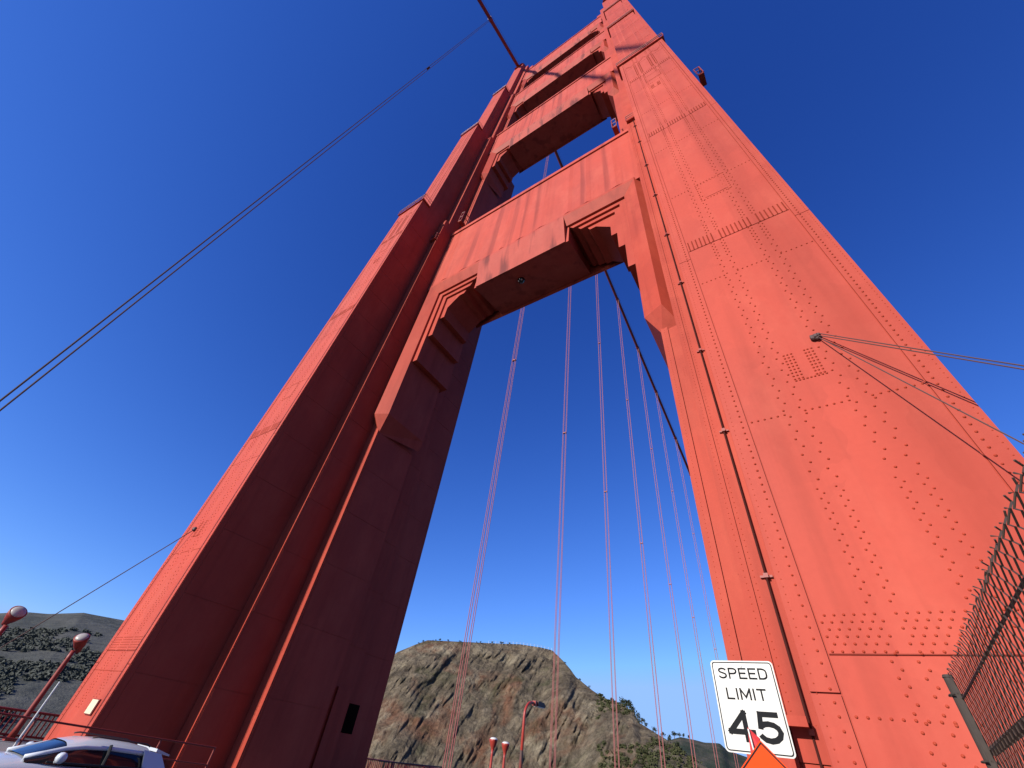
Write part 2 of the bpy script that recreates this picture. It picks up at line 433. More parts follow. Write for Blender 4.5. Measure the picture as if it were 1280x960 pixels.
for s in seams[1:5]:
    hi_ = s > 5
    for k in range(8 if hi_ else 6):
        zz = s + .045 + k * (.072 if hi_ else .096)
        for q in range(24):
            x = .02 + q * .125 + (.06 if k % 2 and not hi_ else 0)
            if .78 < x < .94 or 1.9 < x < 2.06 or x > 2.9: continue
            rz(x, zz, yp - .030)
for s in (1.77, 13.5, 25.9, 38.9):
    for dz in (4.33, 9.75) if s > 0 else ():
        for q in range(24):
            x = .03 + q * .125
            if x > 2.92: continue
            g = (.66 < x < .98) or (1.82 < x < 2.1)
            if not g: rz(x, s + dz)
for q in range(24): rz(.03 + q * .125, 1.06)
for z in np.arange(-.5, 46, .155):
    rz(XR - 1.62, z, yp - .034); rz(XR + 1.62, z, yp - .034)
for z in np.arange(-.5, 46, .12):
    rv.rivet(XR - 1.80, yp - .034, z, .012, .008, 6); rv.rivet(XR + 1.80, yp - .034, z, .014, .010, 6)
for s0 in (6.96, 34.3):                                  # stiffener patterns
    for q in range(9):
        for c in (1.11, 1.185, 1.26, 1.52, 1.585, 1.66): rz(c, s0 + q * .095)
    for q in range(9): rz(1.12 + q * .07, s0 - .05)
for q in range(30):                                     # scalloped rivet pattern under the first setback
    x = .05 + q * .098; ph = (q * .098 / .72) % 1.0; dz_ = .75 * abs(ph - .5) * 2
    for o_ in (0, .22): rz(x, 43.6 + dz_ + o_, r=.03)
for xc_ in (.62, .95, 1.72, 2.05):
    for k in range(40): rz(xc_, 39.9 + k * .095, r=.028); rz(xc_ + .12, 39.9 + k * .095, r=.028)
# hatch
for zc in (17.2, 38.0 - .9):
    for q in range(9):
        for dz in (-.72, .72): rz(1.05 + q * .11, zc + dz)
        for xx in (.95, 2.03 - .05): rz(xx, zc - .7 + q * .175)
# cell edge rivets on the stepped side faces
for z in np.arange(0, 41, .15):
    rv.rivet(XR - 2.67, 11.63, z, .015, .013, 6); rv.rivet(XR - 2.47, 11.67, z, .015, .013, 6); rv.rivet(XR - 2.05, 11.67, z, .012, .010, 6)
for z in np.arange(0, 29, .15):
    for s in (-1, 1):
        rv.rivet(XR + s * 3.62, 13.64, z, .015, .012, 6); rv.rivet(XR + s * 2.95, 13.70, z, .015, .012, 6)
for zc in (13.0, 25.4):
    for q in range(5):
        for k in range(6):
            rv.rivet(XR - 2.1 + q * .09, 11.67, zc + k * .1, .013, .01, 6); rv.rivet(XR - 3.2 + q * .11, 13.70, zc + k * .1, .013, .01, 6)
for q in range(9):
    for k in range(5):
        rv.rivet(XR - 2.45 + q * .085 , 11.66, .72 + k * .14 + (.07 if q % 2 else 0), .022, .018, 7)
tag(rv.build('rivets', M['rivet'], plate, smooth=True), kind='stuff')
# hatch cover frame lines and seams
for zc in (17.2, 37.1):
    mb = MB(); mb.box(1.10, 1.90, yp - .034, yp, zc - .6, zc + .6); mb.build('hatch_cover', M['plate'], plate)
# side plates low on the leg
mb = MB()
mb.box(XR - 2.50, XR - 1.93, 11.62, 11.7, -6, .72); mb.box(XR - 2.54, XR - 1.93, 11.585, 11.66, .735, 1.28)
mb.box(XR - 3.40, XR - 2.75, 13.62, 13.75, -6, 2.2)
mb.build('base_plate', M['paint'], leg)
for sx in (-1, 1):
    for (xo_, ya, yb, ztop) in ((1.89, 8.75, 11.62, 46), (2.80, 11.72, 13.66, 41), (3.787, 13.8, 17.1, 29), (2.80, 17.3, 19.15, 41), (1.89, 19.4, 22.3, 46)):
        z = -5.0; k = 0; mb = MB()
        while z < ztop:
            z2 = min(z + 3.05, ztop)
            a, b = XR + sx * (xo_ - .05), XR + sx * (xo_ + .012 + .006 * (k % 2))
            if not (xo_ == 2.80 and ya > 17 and z < 3): mb.box(min(a, b), max(a, b), ya, yb, z + .012, z2 - .012)
            z += 3.05; k += 1
        mb.build('side_plating', M['paint'], leg)
# upper stage seams
for (zs, hf, yf) in ((52, 1.80, 9.53), (58, 1.80, 9.53), (64, 1.80, 9.53), (71, 1.8, 9.53), (77, 1.8, 9.53), (86, 1.68, 10.62), (95, 1.68, 10.62), (104, 1.68, 10.62)):
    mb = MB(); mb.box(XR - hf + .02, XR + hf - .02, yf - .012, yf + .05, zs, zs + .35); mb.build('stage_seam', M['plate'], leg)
for x in (-1.1, -.55, .55, 1.1):
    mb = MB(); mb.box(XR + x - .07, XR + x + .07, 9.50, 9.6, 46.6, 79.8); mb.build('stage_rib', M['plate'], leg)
# setback platforms with handrails
def platform(z, hf, y0, y1, name='setback_platform'):
    mb = MB(); e = .18
    mb.box(XR - hf - e, XR + hf + e, y0 - e, y1, z - .12, z)
    p = mb.build(name, M['paint'], leg)
    rl = MB()
    for h in (.55, 1.1):
        rl.tube([(XR - hf - e, y1, z + h), (XR - hf - e, y0 - e, z + h), (XR + hf + e, y0 - e, z + h), (XR + hf + e, y1, z + h)], .035, 6)
    n = 3
    for k in range(n + 1):
        x = XR - hf - e + (2 * hf + 2 * e) * k / n
        rl.tube([(x, y0 - e, z), (x, y0 - e, z + 1.1)], .035, 6)
    rl.build('handrail', M['rail'], p)
platform(46.6, 1.89, 8.46, 9.5); platform(80.1, 1.8, 9.53, 10.6); platform(113.1, 1.68, 10.62, 11.95)
for sx in (-1, 1):
    x0, x1 = sorted((XR + sx * 2.0, XR + sx * 2.75))
    mb = MB(); mb.box(x0, x1, 11.4, 12.15, 41.7, 41.8)
    p = mb.build('side_platform', M['paint'], leg)
    rl = MB()
    for h in (.6, 1.15): rl.tube([(x0, 11.4, 41.8 + h), (x1, 11.4, 41.8 + h), (x1, 12.6, 41.8 + h)], .04, 6)
    for (x, y) in ((x0, 11.4), (x1, 11.4), (x1, 12.5)): rl.tube([(x, y, 41.8), (x, y, 42.95)], .04, 6)
    rl.build('handrail', M['rail'], p)
    xa = XR + sx * 3.8; xb = XR + sx * 4.25
    x0, x1 = sorted((xa, xb))
    mb = MB(); mb.box(x0, x1, 12.6, 13.66, 46.6, 46.72)
    p = mb.build('side_platform', M['paint'], leg); rl = MB()
    for h in (.0, 1.1, 2.2): rl.tube([(xa, 12.6, 46.8 + h), (xb, 12.6, 46.8 + h), (xb, 13.7, 46.8 + h)], .05, 6)
    for (x, y) in ((xa, 12.6), (xb, 12.6), (xb, 13.6)): rl.tube([(x, y, 46.7), (x, y, 49.0)], .05, 6)
    rl.build('handrail', M['rail'], p)
# saddle housing at the top
mb = MB(); mb.prism([(11.6, 148.6), (19.3, 148.6), (18.9, 151.2), (17.2, 153.4), (13.8, 153.4), (12.1, 151.2)], 'x', XR - 1.3, XR + 1.3)
mb.build('saddle_housing', M['paint'], leg)
leg_l = copy_tree(leg, tower, (-SP, 0, 0))
# plaque and anchor hardware only on one leg each
mb = MB(); x0 = XL + .62
mb.box(x0, x0 + .62, 8.36, 8.43, -.34, .10); pq = mb.build('plaque', M['plaque'], leg_l)
mb = MB(); mb.box(x0 - .03, x0 + .65, 8.385, 8.425, -.37, .13); mb.build('plaque_frame', M['rail'], leg_l)
# conduit down the right leg
mb = MB()
cx, cy = XR - 2.21, 11.59
mb.tube([(cx, cy, -6), (cx, cy, 41.6)], .026, 8)
mb.build('conduit', M['conduit'], leg)
for z in (.05, 1.15, 4.0, 8.3, 12.0, 16.5, 21, 26, 31, 36, 40):
    mb = MB(); mb.box(cx - .13, cx + .13, cy + .02, 11.69, z, z + .05); mb.box(cx - .05, cx + .05, cy - .05, cy + .05, z - .02, z + .08)
    mb.build('conduit_clamp', M['rail'], leg)
# added channel behind the speed sign in place of a shadow-like strip, with arms
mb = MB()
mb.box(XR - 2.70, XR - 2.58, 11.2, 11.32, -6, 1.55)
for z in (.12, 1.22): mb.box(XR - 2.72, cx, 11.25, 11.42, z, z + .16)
mb.build('shade_strip_channel', M['paint'], leg)
# access door low on the inner face of the other leg
xi = XL + hM
mb = MB(); mb.box(xi + .005, xi + .12, 18.1, 19.1, -2.2, 2.2); mb.build('door', M['paint'], leg_l)
mb = MB(); mb.box(XL + 1.89 + .005, XL + 1.89 + .03, 19.75, 20.8, .40, 1.7); mb.build('door_opening', M['black'], leg_l)
mb = MB(); mb.tube([(xi + .08, 17.85, -2.2), (xi + .08, 17.85, 1.8)], .04, 6); mb.build('pipe', M['rail'], leg_l)

# portal struts
def mirror(p): return (2 * XM - p[0], p[1], p[2])
def strut(zb, zt, zr, arms, haunch, flutes):
    """zb soffit front edge, zt top, zr ridge of the lower fascia, arms (bottom of each bracket layer)"""
    xa, xb = XL + hI - .02, XR - hI + .02
    mb = MB(); mb.prism([(YS + .20, zt - .05), (YS + .20, zr + .1), (YE, zr + .1), (YE, zt - .05)], 'x', xa, xb)
    st = mb.build('portal_strut', M['strut'], tower)
    Lb = arms[0][1] - .25
    mb = MB(); mb.prism([(YS + .60, zr + .09), (YS + .60, zb + .06), (YE - .02, zb + 1.3), (YE - .02, zr + .09)], 'x', xa + Lb, xb - Lb)
    mb.build('soffit', M['strut'], st)
    ex = .93
    mb = MB(); mb.box(xa - ex, xb + ex, YS - .04, YS + .5, zt - .62, zt)          # top band
    mb.box(xa - ex, xb + ex, YE - .3, YE + .1, zt - .5, zt)
    mb.build('top_band', M['strut'], st)
    mb = MB(); mb.box(xa - ex, xb + ex, YS + .10, YS + .42, zr - .02, zt - .61)    # field
    n = flutes; w = (xb - xa) / n
    for k in range(n):                                                              # raised folds
        c = xa + (k + .5 + .12 * math.sin(k * 2.4)) * w; q = w * (.22 + .07 * math.sin(k * 1.7))
        mb.prism([(c - q, YS + .101), (c, YS + .045), (c + q, YS + .101)], 'z', zr + .55, zt - .9)
    mb.build('face_panel', M['strut'], st)
    # sloping fascia under the field
    L = arms[0][1]
    mb = MB(); pr = [(YS, zr), (YS + .02, zr + .35), (YS + .6, zr + .35), (YS + .6, zb + .02), (YS + .5, zb)]
    mb.prism(pr, 'x', xb - L, xa + L) if False else mb.prism(pr, 'x', xa + L, xb - L)
    mb.build('fascia', M['fascia'], st)
    mb = MB(); mb.prism([(YE + .0, zb + 1.31), (YE + .15, zb + 1.1), (YE + .15, zt - .6), (YE + .0, zt - .6)], 'x', xa + 2.2, xb - 2.2)
    mb.build('back_fascia', M['strut'], st)
    for side in (1, -1):
        def P(x, y, z): return (x, y, z) if side == 1 else (2 * XM - x, y, z)
        br = MB()
        def quad(*ps):
            ps = [P(*p) for p in ps]
            br.add(ps, [tuple(range(len(ps)))] if side == 1 else [tuple(range(len(ps)))[::-1]])
        xr = XR - 3.40                                    # ridge line of the frame moulding
        z0, Lh = arms[0]                                  # bottom and horizontal reach
        xe = xb - Lh                                      # far end of the horizontal arm
        D = haunch                                        # moulding width
        # vertical arm : outer bevel, inner bevel, end
        xo = xr + .60
        zf = zr
        quad((xr, YS, z0), (xo, YS + .62, z0 - .15), (xo, YS + .62, zf + .3), (xr, YS, zf + .3))
        quad((xo, YS + .62, z0 - .15), (xo, YS + .70, z0 - 1.2), (xo, YS + .70, zf + .3), (xo, YS + .62, zf + .3))
        quad((xr - D, YS + .45, z0), (xr, YS, z0), (xr, YS, zf), (xr - D, YS + .45, zf - D))
        # pointed console under the vertical arm
        tip = (xr - D * .35, YS + .70, z0 - 1.35)
        quad((xr - D, YS + .45, z0), tip, (xr, YS, z0))
        quad((xr, YS, z0), tip, (xo, YS + .70, z0 - 1.2), (xo, YS + .62, z0 - .15))
        quad((xr - D, YS + .45, z0), (xr - D, YE - .6, z0), (xr - D * .9, YE - .6, z0 - .9), tip)
        quad((xr - D, YS + .45, z0), (xr - D, YS + .45, zf - D), (xr - D, YE - .6, zf - D), (xr - D, YE - .6, z0))
        # horizontal arm
        quad((xe, YS, zf), (xr, YS, zf), (xr, YS, zf + .3), (xe, YS, zf + .3))
        quad((xe, YS, zf), (xe + .1, YS + .45, zf - D), (xr - D, YS + .45, zf - D), (xr, YS, zf))
        quad((xe + .1, YS + .45, zf - D), (xe + .1, YS + .75, zf - D), (xr - D, YS + .75, zf - D), (xr - D, YS + .45, zf - D))
        quad((xe, YS, zf), (xe, YS + .75, zf), (xe + .1, YS + .75, zf - D), (xe + .1, YS + .45, zf - D))
        bo = br.build('corner_bracket', M['paint'] if side == 1 else M['paint'], st)
        # nested stepped layers
        for k, (zl, Ll) in enumerate(arms[1:], 1):
            dk = D + .48 * k
            yk = YS + .46 + .17 * k
            xk = xr - dk; zk = zf - dk; xe2 = xb - Ll
            last = k == len(arms) - 1
            lb = MB()
            ch = .75 if last else 0.0
            poly = [(xr + .2, zl - 0.0), (xk, zl), (xk, zk - ch * 1.6), (xk - ch * 1.5, zk), (xe2, zk), (xe2 - .55, zk + dk * .5), (xe2 - .55, zf - .02), (xr + .2, zf - .02)]
            poly = [P(x, 0, z) for x, z in [(a, b) for a, b in poly]]
            poly = [(p[0], p[2]) for p in poly]
            if side == -1: poly = poly[::-1]
            lb.prism(poly, 'y', yk, YE - .1 - .12 * k)
            lb.build('bracket_step', M['paint'], st)
    return st
s1 = strut(30.2, 45.3, 33.6, [(17.5, 5.6), (23.1, 5.0), (26.2, 4.4), (28.6, 3.7)], 1.0, 9)
s2 = strut(71.0, 83.0, 73.2, [(63.8, 3.2), (66.6, 2.7), (68.6, 2.2)], .9, 10)
s3 = strut(100.3, 112.2, 102.3, [(95.5, 2.4), (97.5, 2.0)], .8, 10)
s4 = strut(126.4, 138.4, 128.2, [(122.5, 2.0), (124.5, 1.6)], .8, 10)
# lamp under the lowest strut
mb = MB(); mb.lathe([(.05, 31.4), (.10, 31.2), (.28, 31.0), (.34, 30.75), (.28, 30.5), (.12, 30.38)], (-12.9, 15.1, 0), 14)
mb.build('soffit_lamp', M['glassdark'], s1, smooth=True)
for x in (-13.05, -12.75):
    mb = MB(); mb.lathe([(.03, 30.47), (.07, 30.42), (.05, 30.36)], (x, 14.95, 0), 10); mb.build('lamp_lens', M['white'], s1, smooth=True)

# ================================================================== CABLES
def cab_at(y):
    if y < YC: return 153.4 - .47 * (YC - y) + .00035 * (YC - y) ** 2
    return 153.4 - .405 * (y - YC)
pts = [(XC, y, cab_at(y)) for y in np.linspace(-110, YC, 40)] + [(XC, y, cab_at(y)) for y in np.linspace(YC + 3, 396, 56)]
cable = tag(empty('main_cable', (XC, YC, 153.0)), 'thick dark red main suspension cable running over the farther leg of the tower', 'cable')
mb = MB(); mb.tube(pts, .46, 14); mb.build('cable_wrapping', M['cable'], cable, smooth=True)
for s_ in (-.55, .55):
    mb = MB(); mb.tube([(XC + s_, p[1], p[2] + 1.25) for p in pts], .022, 5); mb.build('hand_rope', M['darkrope'], cable)
SUS = [-1.02, 32.83, 49.27, 66.17, 84.71, 102.94, 120.66, 140.84, 157.74, 174.12]
ORD = ['lone twin suspender rope hanging in front of the farther leg against the open sky',
       'twin suspender ropes hanging in the portal, nearest to the shaded leg',
       'twin suspender ropes inside the portal, second counted from the shaded leg',
       'twin suspender ropes inside the portal, third counted from the shaded leg',
       'twin suspender ropes inside the portal, fourth counted from the shaded leg',
       'twin suspender ropes inside the portal, fifth counted from the shaded leg',
       'twin suspender ropes inside the portal, sixth counted from the shaded leg',
       'thin twin suspender ropes inside the portal just left of the speed limit sign',
       'thin twin suspender ropes half hidden behind the left edge of the riveted leg',
       'short visible bit of suspender ropes just under the speed limit sign']
for i, y in enumerate(SUS[:10]):
    zt = cab_at(y)
    e = tag(empty('suspender_rope', (XC, y, ROAD)), ORD[i], 'suspender rope', 'vertical suspender ropes of the main cable')
    for sx in (-.26, .26):
        for sy in (-.13, .13):
            mb = MB(); mb.tube([(XC + sx, y + sy, ROAD - .2), (XC + sx, y + sy, zt)], .036 if i else .03, 6); mb.build('rope', M['rope'] if i else M['darkrope'], e)
    mb = MB(); mb.tube([(XC, y - .45, cab_at(y - .45)), (XC, y + .45, cab_at(y + .45))], .56, 12); mb.build('cable_band', M['cable'], e)
    for zc in ((zt * .30, zt * .62) if i else (zt * .55,)):
        mb = MB(); mb.box(XC - .29, XC + .29, y - .15, y + .15, zc, zc + .14); mb.build('spacer_clamp', M['rope'] if i else M['darkrope'], e)

# stay ropes tied to the riveted leg, running out to the right
anch = Vector((1.83, 8.40, 7.97))
def rope_thing(label, ends, r, name='stay_rope'):
    e = tag(empty(name, anch), label, 'rope')
    mb = MB()
    for a, b in ends: mb.tube([a, b], r, 6)
    mb.build('strand', M['darkrope'], e); return e
def along(dirv, t): return Vector(dirv) * t
def out(dirv, sc, k):                  # straight line from the anchor through a point, k times as far
    q = Vector(dirv) * sc; return anch + (q - anch) * k
e = rope_thing('upper pair of taut thin dark ropes running from the riveted leg across the sky to the right', [], .010) if False else None
def ropes(label, lines, r):
    e = tag(empty('stay_rope', anch), label, 'rope', 'ropes tied to the riveted leg')
    for a, b in lines:
        mb = MB(); mb.tube([a, b], r, 6); mb.build('strand', M['darkrope'], e)
    return e
ropes('lower thin dark rope slanting down across the riveted leg towards the fence',
      [(anch + Vector((.04, -.03, -.05)), out((.540, 1.33, .725), 5.5, 2.2))], .011)
e = ropes('upper pair of taut dark ropes running across the sky to the right edge',
      [(anch + Vector((.05, -.04, .08)), out((.594, 1.215, .852), 5.9, 2.9)), (anch + Vector((.05, -.04, .0)), out((.594, 1.215, .852), 5.9, 2.9)-Vector((0,0,.10)))], .011)
mb = MB()
for (dx, dz, r) in ((0, 0, .07), (.06, .03, .05), (-.05, -.03, .05), (.02, -.06, .045)):
    mb.lathe([(r * .4, -r), (r, -r * .5), (r, r * .5), (r * .4, r)], anch + Vector((dx, -.02, dz)), 10)
mb.box(anch.x - .10, anch.x + .06, 8.34, 8.44, anch.z - .05, anch.z + .05)
mb.build('shackle', M['darkrope'], e)

e = tag(empty('stay_rope', (-26.61, 8.40, 7.35)), 'single thin rope running down from the farther leg past the left hillside', 'rope')
mb = MB(); a_ = Vector((-26.61, 8.40, 7.35)); b_ = Vector((-1.69, .31, .07)) * 18.3
mb.tube([a_, a_ + (b_ - a_) * 1.3], .022, 6); mb.build('strand', M['darkrope'], e)
mb = MB(); mb.lathe([(.03, -.12), (.12, -.06), (.12, .06), (.03, .12)], a_, 10); mb.build('shackle', M['darkrope'], e)

# ================================================================== WESTERN FOOTWAY: railings, lamps
def railing(name, label, x, y0, y1, ztop, zbase, baluster, posts, mat, cat='railing', zt1=None):
    e = tag(empty(name, (x, (y0 + y1) / 2, zbase)), label, cat)
    zt1 = ztop if zt1 is None else zt1
    zt = lambda y: ztop + (zt1 - ztop) * (y - y0) / (y1 - y0)
    r_ = .05 if baluster else .028
    mb = MB(); mb.tube([(x, y0, zt(y0)), (x, y1, zt(y1))], r_, 8); mb.build('top_rail', mat, e)
    if baluster:
        mb = MB(); mb.box(x - .05, x + .05, y0, y1, zbase + .12, zbase + .2); mb.build('bottom_rail', mat, e)
        mb = MB(); y = y0
        while y < y1:
            mb.box(x - .012, x + .012, y, y + .06, zbase + .2, zt(y) - .03); y += .19
        mb.build('baluster', mat, e).__setitem__('kind', 'stuff')
    else:
        mb = MB(); mb.tube([(x, y0, zt(y0) - .5), (x, y1, zt(y1) - .5)], .022, 8); mb.build('middle_rail', mat, e)
    for y in posts:
        mb = MB()
        if baluster: mb.box(x - .07, x + .07, y - .07, y + .07, zbase, zt(y) + .05)
        else: mb.tube([(x, y, zbase), (x, y, zt(y) + .02)], .032, 8)
        mb.build('post', mat, e)
    return e
railing('bridge_railing', 'dark red railing with close upright balusters along the outer edge of the far footway', -32.3, -6, 60, -.66, WALK, True, np.arange(-5, 60, 3.8), M['rail'])
railing('pipe_railing', 'thin pipe railing running past the foot of the farther leg behind the white car', -21.5, -14, 12.04, -.10, ROAD, False, (-12, -9, -6, -3, 0, 3, 6, 9.9, 12.0), M['rail'], zt1=-.73)
railing('pipe_railing', 'short thin pipe railing at the cliff base, right of the shaded leg', -21.5, 20.9, 26.1, -.46, ROAD, False, (21.3, 21.9, 25.0, 26.05), M['darkrope'], zt1=-.36)

def floodlight(label, x, y, ztop, aim, r=.36, tilt=40, base=WALK, group=None):
    e = tag(empty('floodlight', (x, y, base)), label, 'floodlight', group)
    mb = MB(); mb.tube([(x, y, base), (x, y, base + .5), (x, y, ztop - .9), (x, y, ztop - .55)], [.16, .12, .10, .10], 12); mt = M['rail'] if x < -30 else M['lamp']; mb.build('pole', mt, e, smooth=True)
    mb = MB(); mb.box(x - .2, x + .2, y - .2, y + .2, base, base + .06); mb.build('base_plate', M['rail'], e)
    q = Vector(aim).normalized().to_track_quat('Z', 'Y').to_matrix()
    c = Vector((x, y, ztop - .1))
    mb = MB(); mb.lathe([(.10, -.62), (.15, -.48), (.16, -.40), (.22, -.30), (r * .92, -.05), (r, .06), (r * 1.02, .16), (r * .9, .16)], c, 22, q); h = mb.build('lamp_head', mt, e, smooth=True)
    mb = MB(); mb.lathe([(r * .90, .14), (r * .8, .20), (r * .55, .25), (r * .2, .27)], c, 22, q); mb.build('lens', M['lens'] if x < -30 else M['white'], h, smooth=True)
    return e
floodlight('floodlight on red post at left edge, round pale lens turned to the tower', -31.5, 5.37, 2.66, (.75, .05, .62), .33)
floodlight('floodlight on red post beside the foot of the leg, oval pale lens in profile', -31.5, 8.35, 2.30, (.55, -.45, .75), .30)
floodlight('left one of two upright red floodlights in front of the rocky hill', -26, 37.68, 1.66, (.05, -.1, 1), .34, group='upright floodlights below the cliff')
floodlight('right one of two upright red floodlights, next to the curved street lamp', -26, 39.57, 1.57, (.05, -.1, 1), .34, group='upright floodlights below the cliff')
# curved street lamp
lx, ly = -26.0, 42.3
e = tag(empty('street_lamp', (lx, ly, WALK)), 'red street lamp with curved top arm standing before the rocky hill', 'street lamp')
mb = MB(); pts_ = [(lx, ly, WALK), (lx, ly, 3.8)] + [(lx, ly + 1.2 - 1.2 * math.cos(w), 3.8 + 1.2 * math.sin(w)) for w in np.linspace(.2, 1.5, 9)] + [(lx, ly + 1.9, 5.02)]
mb.tube(pts_, [.17] + [.125] * (len(pts_) - 1), 12); mb.build('pole', M['lamp'], e, smooth=True)
mb = MB(); mb.box(lx - .18, lx + .18, ly + 1.6, ly + 2.0, 4.84, 5.22); mb.build('arm_coupling', M['lamp'], e)
mb = MB(); mb.prism([(ly + 2.0, 4.86), (ly + 3.4, 4.90), (ly + 3.5, 5.02), (ly + 3.2, 5.26), (ly + 2.0, 5.28)], 'x', lx - .28, lx + .28); hd = mb.build('lamp_head', M['darkrope'], e)
mb = MB(); mb.prism([(ly + 2.1, 4.80), (ly + 3.3, 4.84), (ly + 3.3, 4.895), (ly + 2.1, 4.855)], 'x', lx - .22, lx + .22); mb.build('lens', M['white'], hd)
mb = MB(); mb.tube([(lx, ly, WALK + .02), (lx, ly, 1.4)], .155, 10); mb.build('pole_sleeve', M['darkrope'], e)
# slim pale pole
mb = MB(); mb.tube([(-21.2, 5.83, ROAD), (-21.2, 5.83, .36)], [.03, .022], 8)
tag(mb.build('marker_pole', M['white']), 'slim pale marker pole standing in front of the baluster railing', 'pole')

# ================================================================== CAR
def carpaint():
    t = NT('white_car_paint'); f = t.noise(t.coords(), 1.5, 3)
    t.b.inputs['Coat Weight'].default_value = .6; t.b.inputs['Coat Roughness'].default_value = .08
    return t.fin(t.mix(f, (.48, .50, .53), (.54, .56, .58)), .35)
M['carwhite'] = carpaint()
M['tyre'] = simple('tyre_rubber', (.02, .02, .02), .9)
M['rim'] = simple('alloy_rim', (.45, .45, .46), .3, .8)
M['redlens'] = simple('red_tail_lens', (.35, .01, .01), .2)
CX, G = -14.12, ROAD
car = tag(empty('car', (CX, 4.6, G)), 'white hatchback passing on the road at the foot of the farther leg', 'car')
def loft(stations, n=24, e=4.0):
    """stations: (y, half width, z low, z high) ; superellipse sections"""
    mb = MB(); vs = []
    for (y, w, a, b) in stations:
        for k in range(n):
            t_ = 2 * math.pi * (k + .5) / n; c, s_ = math.cos(t_), math.sin(t_)
            vs.append((CX + w * math.copysign(abs(c) ** (2 / e), c), y, G + (a + b) / 2 + (b - a) / 2 * math.copysign(abs(s_) ** (2 / e), s_)))
    fs = [(i * n + k, (i + 1) * n + k, (i + 1) * n + (k + 1) % n, i * n + (k + 1) % n) for i in range(len(stations) - 1) for k in range(n)]
    fs += [tuple(range(n)), tuple((len(stations) - 1) * n + k for k in range(n))[::-1]]
    return mb.add(vs, fs)
body = loft([(2.42, .62, .30, .62), (2.50, .76, .22, .74), (2.7, .85, .20, .84), (3.2, .90, .20, .96), (3.8, .92, .20, 1.03), (4.2, .92, .20, 1.05), (5.2, .92, .20, 1.04), (6.0, .91, .20, 1.05), (6.45, .87, .24, 1.04), (6.62, .80, .30, .98), (6.68, .68, .36, .88)], 28, 3.6).build('body', M['carwhite'], car, smooth=True)
# greenhouse: glass with a painted roof skin and pillars
def gh(y, t):          # half width and height at belt (t=0) and roof (t=1) for station y
    return None
ST = [(3.98, .74, .60, 1.06), (4.25, .77, .60, 1.17), (4.55, .78, .60, 1.30), (4.85, .78, .60, 1.37), (5.3, .78, .60, 1.395), (5.8, .77, .60, 1.375), (6.15, .75, .58, 1.34), (6.40, .70, .55, 1.24), (6.58, .64, .50, 1.06)]
def greenhouse(off, u0, u1, name, mat, parent, y0=None, y1=None, n=9):
    """skin between angle u0..u1 across the section (0 = near belt, 1 = far belt)"""
    mb = MB(); vs = []; st = [q for q in ST if (y0 is None or q[0] >= y0) and (y1 is None or q[0] <= y1)]
    for (y, wb, wr, zr) in st:
        for k in range(n):
            u = u0 + (u1 - u0) * k / (n - 1); ang = math.pi * u
            c, s_ = math.cos(ang), math.sin(ang); ee = 2 / 3.4
            zz = abs(s_) ** ee; w = wb + (wr - wb) * zz
            vs.append((CX + (w + off) * math.copysign(abs(c) ** (ee * .8), c), y, G + .98 + (zr - .98 + off) * zz))
    fs = [(i * n + k, i * n + k + 1, (i + 1) * n + k + 1, (i + 1) * n + k) for i in range(len(st) - 1) for k in range(n - 1)]
    mb.add(vs, fs); return mb.build(name, mat, parent, smooth=True)
greenhouse(0, 0, 1, 'windows', M['glassdark'], car, n=25)
roof = greenhouse(.012, .20, .80, 'roof', M['carwhite'], car, 4.55, 6.3, 15)
def pillar(u, y0, y1, r, name='pillar'):
    pts_ = []
    for (y, wb, wr, zr) in ST:
        if y0 <= y <= y1:
            ang = math.pi * u; ee = 2 / 3.4; c, s_ = math.cos(ang), math.sin(ang); zz = abs(s_) ** ee; w = wb + (wr - wb) * zz
            pts_.append((CX + w * math.copysign(abs(c) ** (ee * .8), c), y, G + .98 + (zr - .98) * zz))
    mb = MB(); mb.tube(pts_, r, 8); return mb.build(name, M['carwhite'], car, smooth=True)
for u in (.19, .81): pillar(u, 3.9, 6.3, .045, 'roof_pillar')
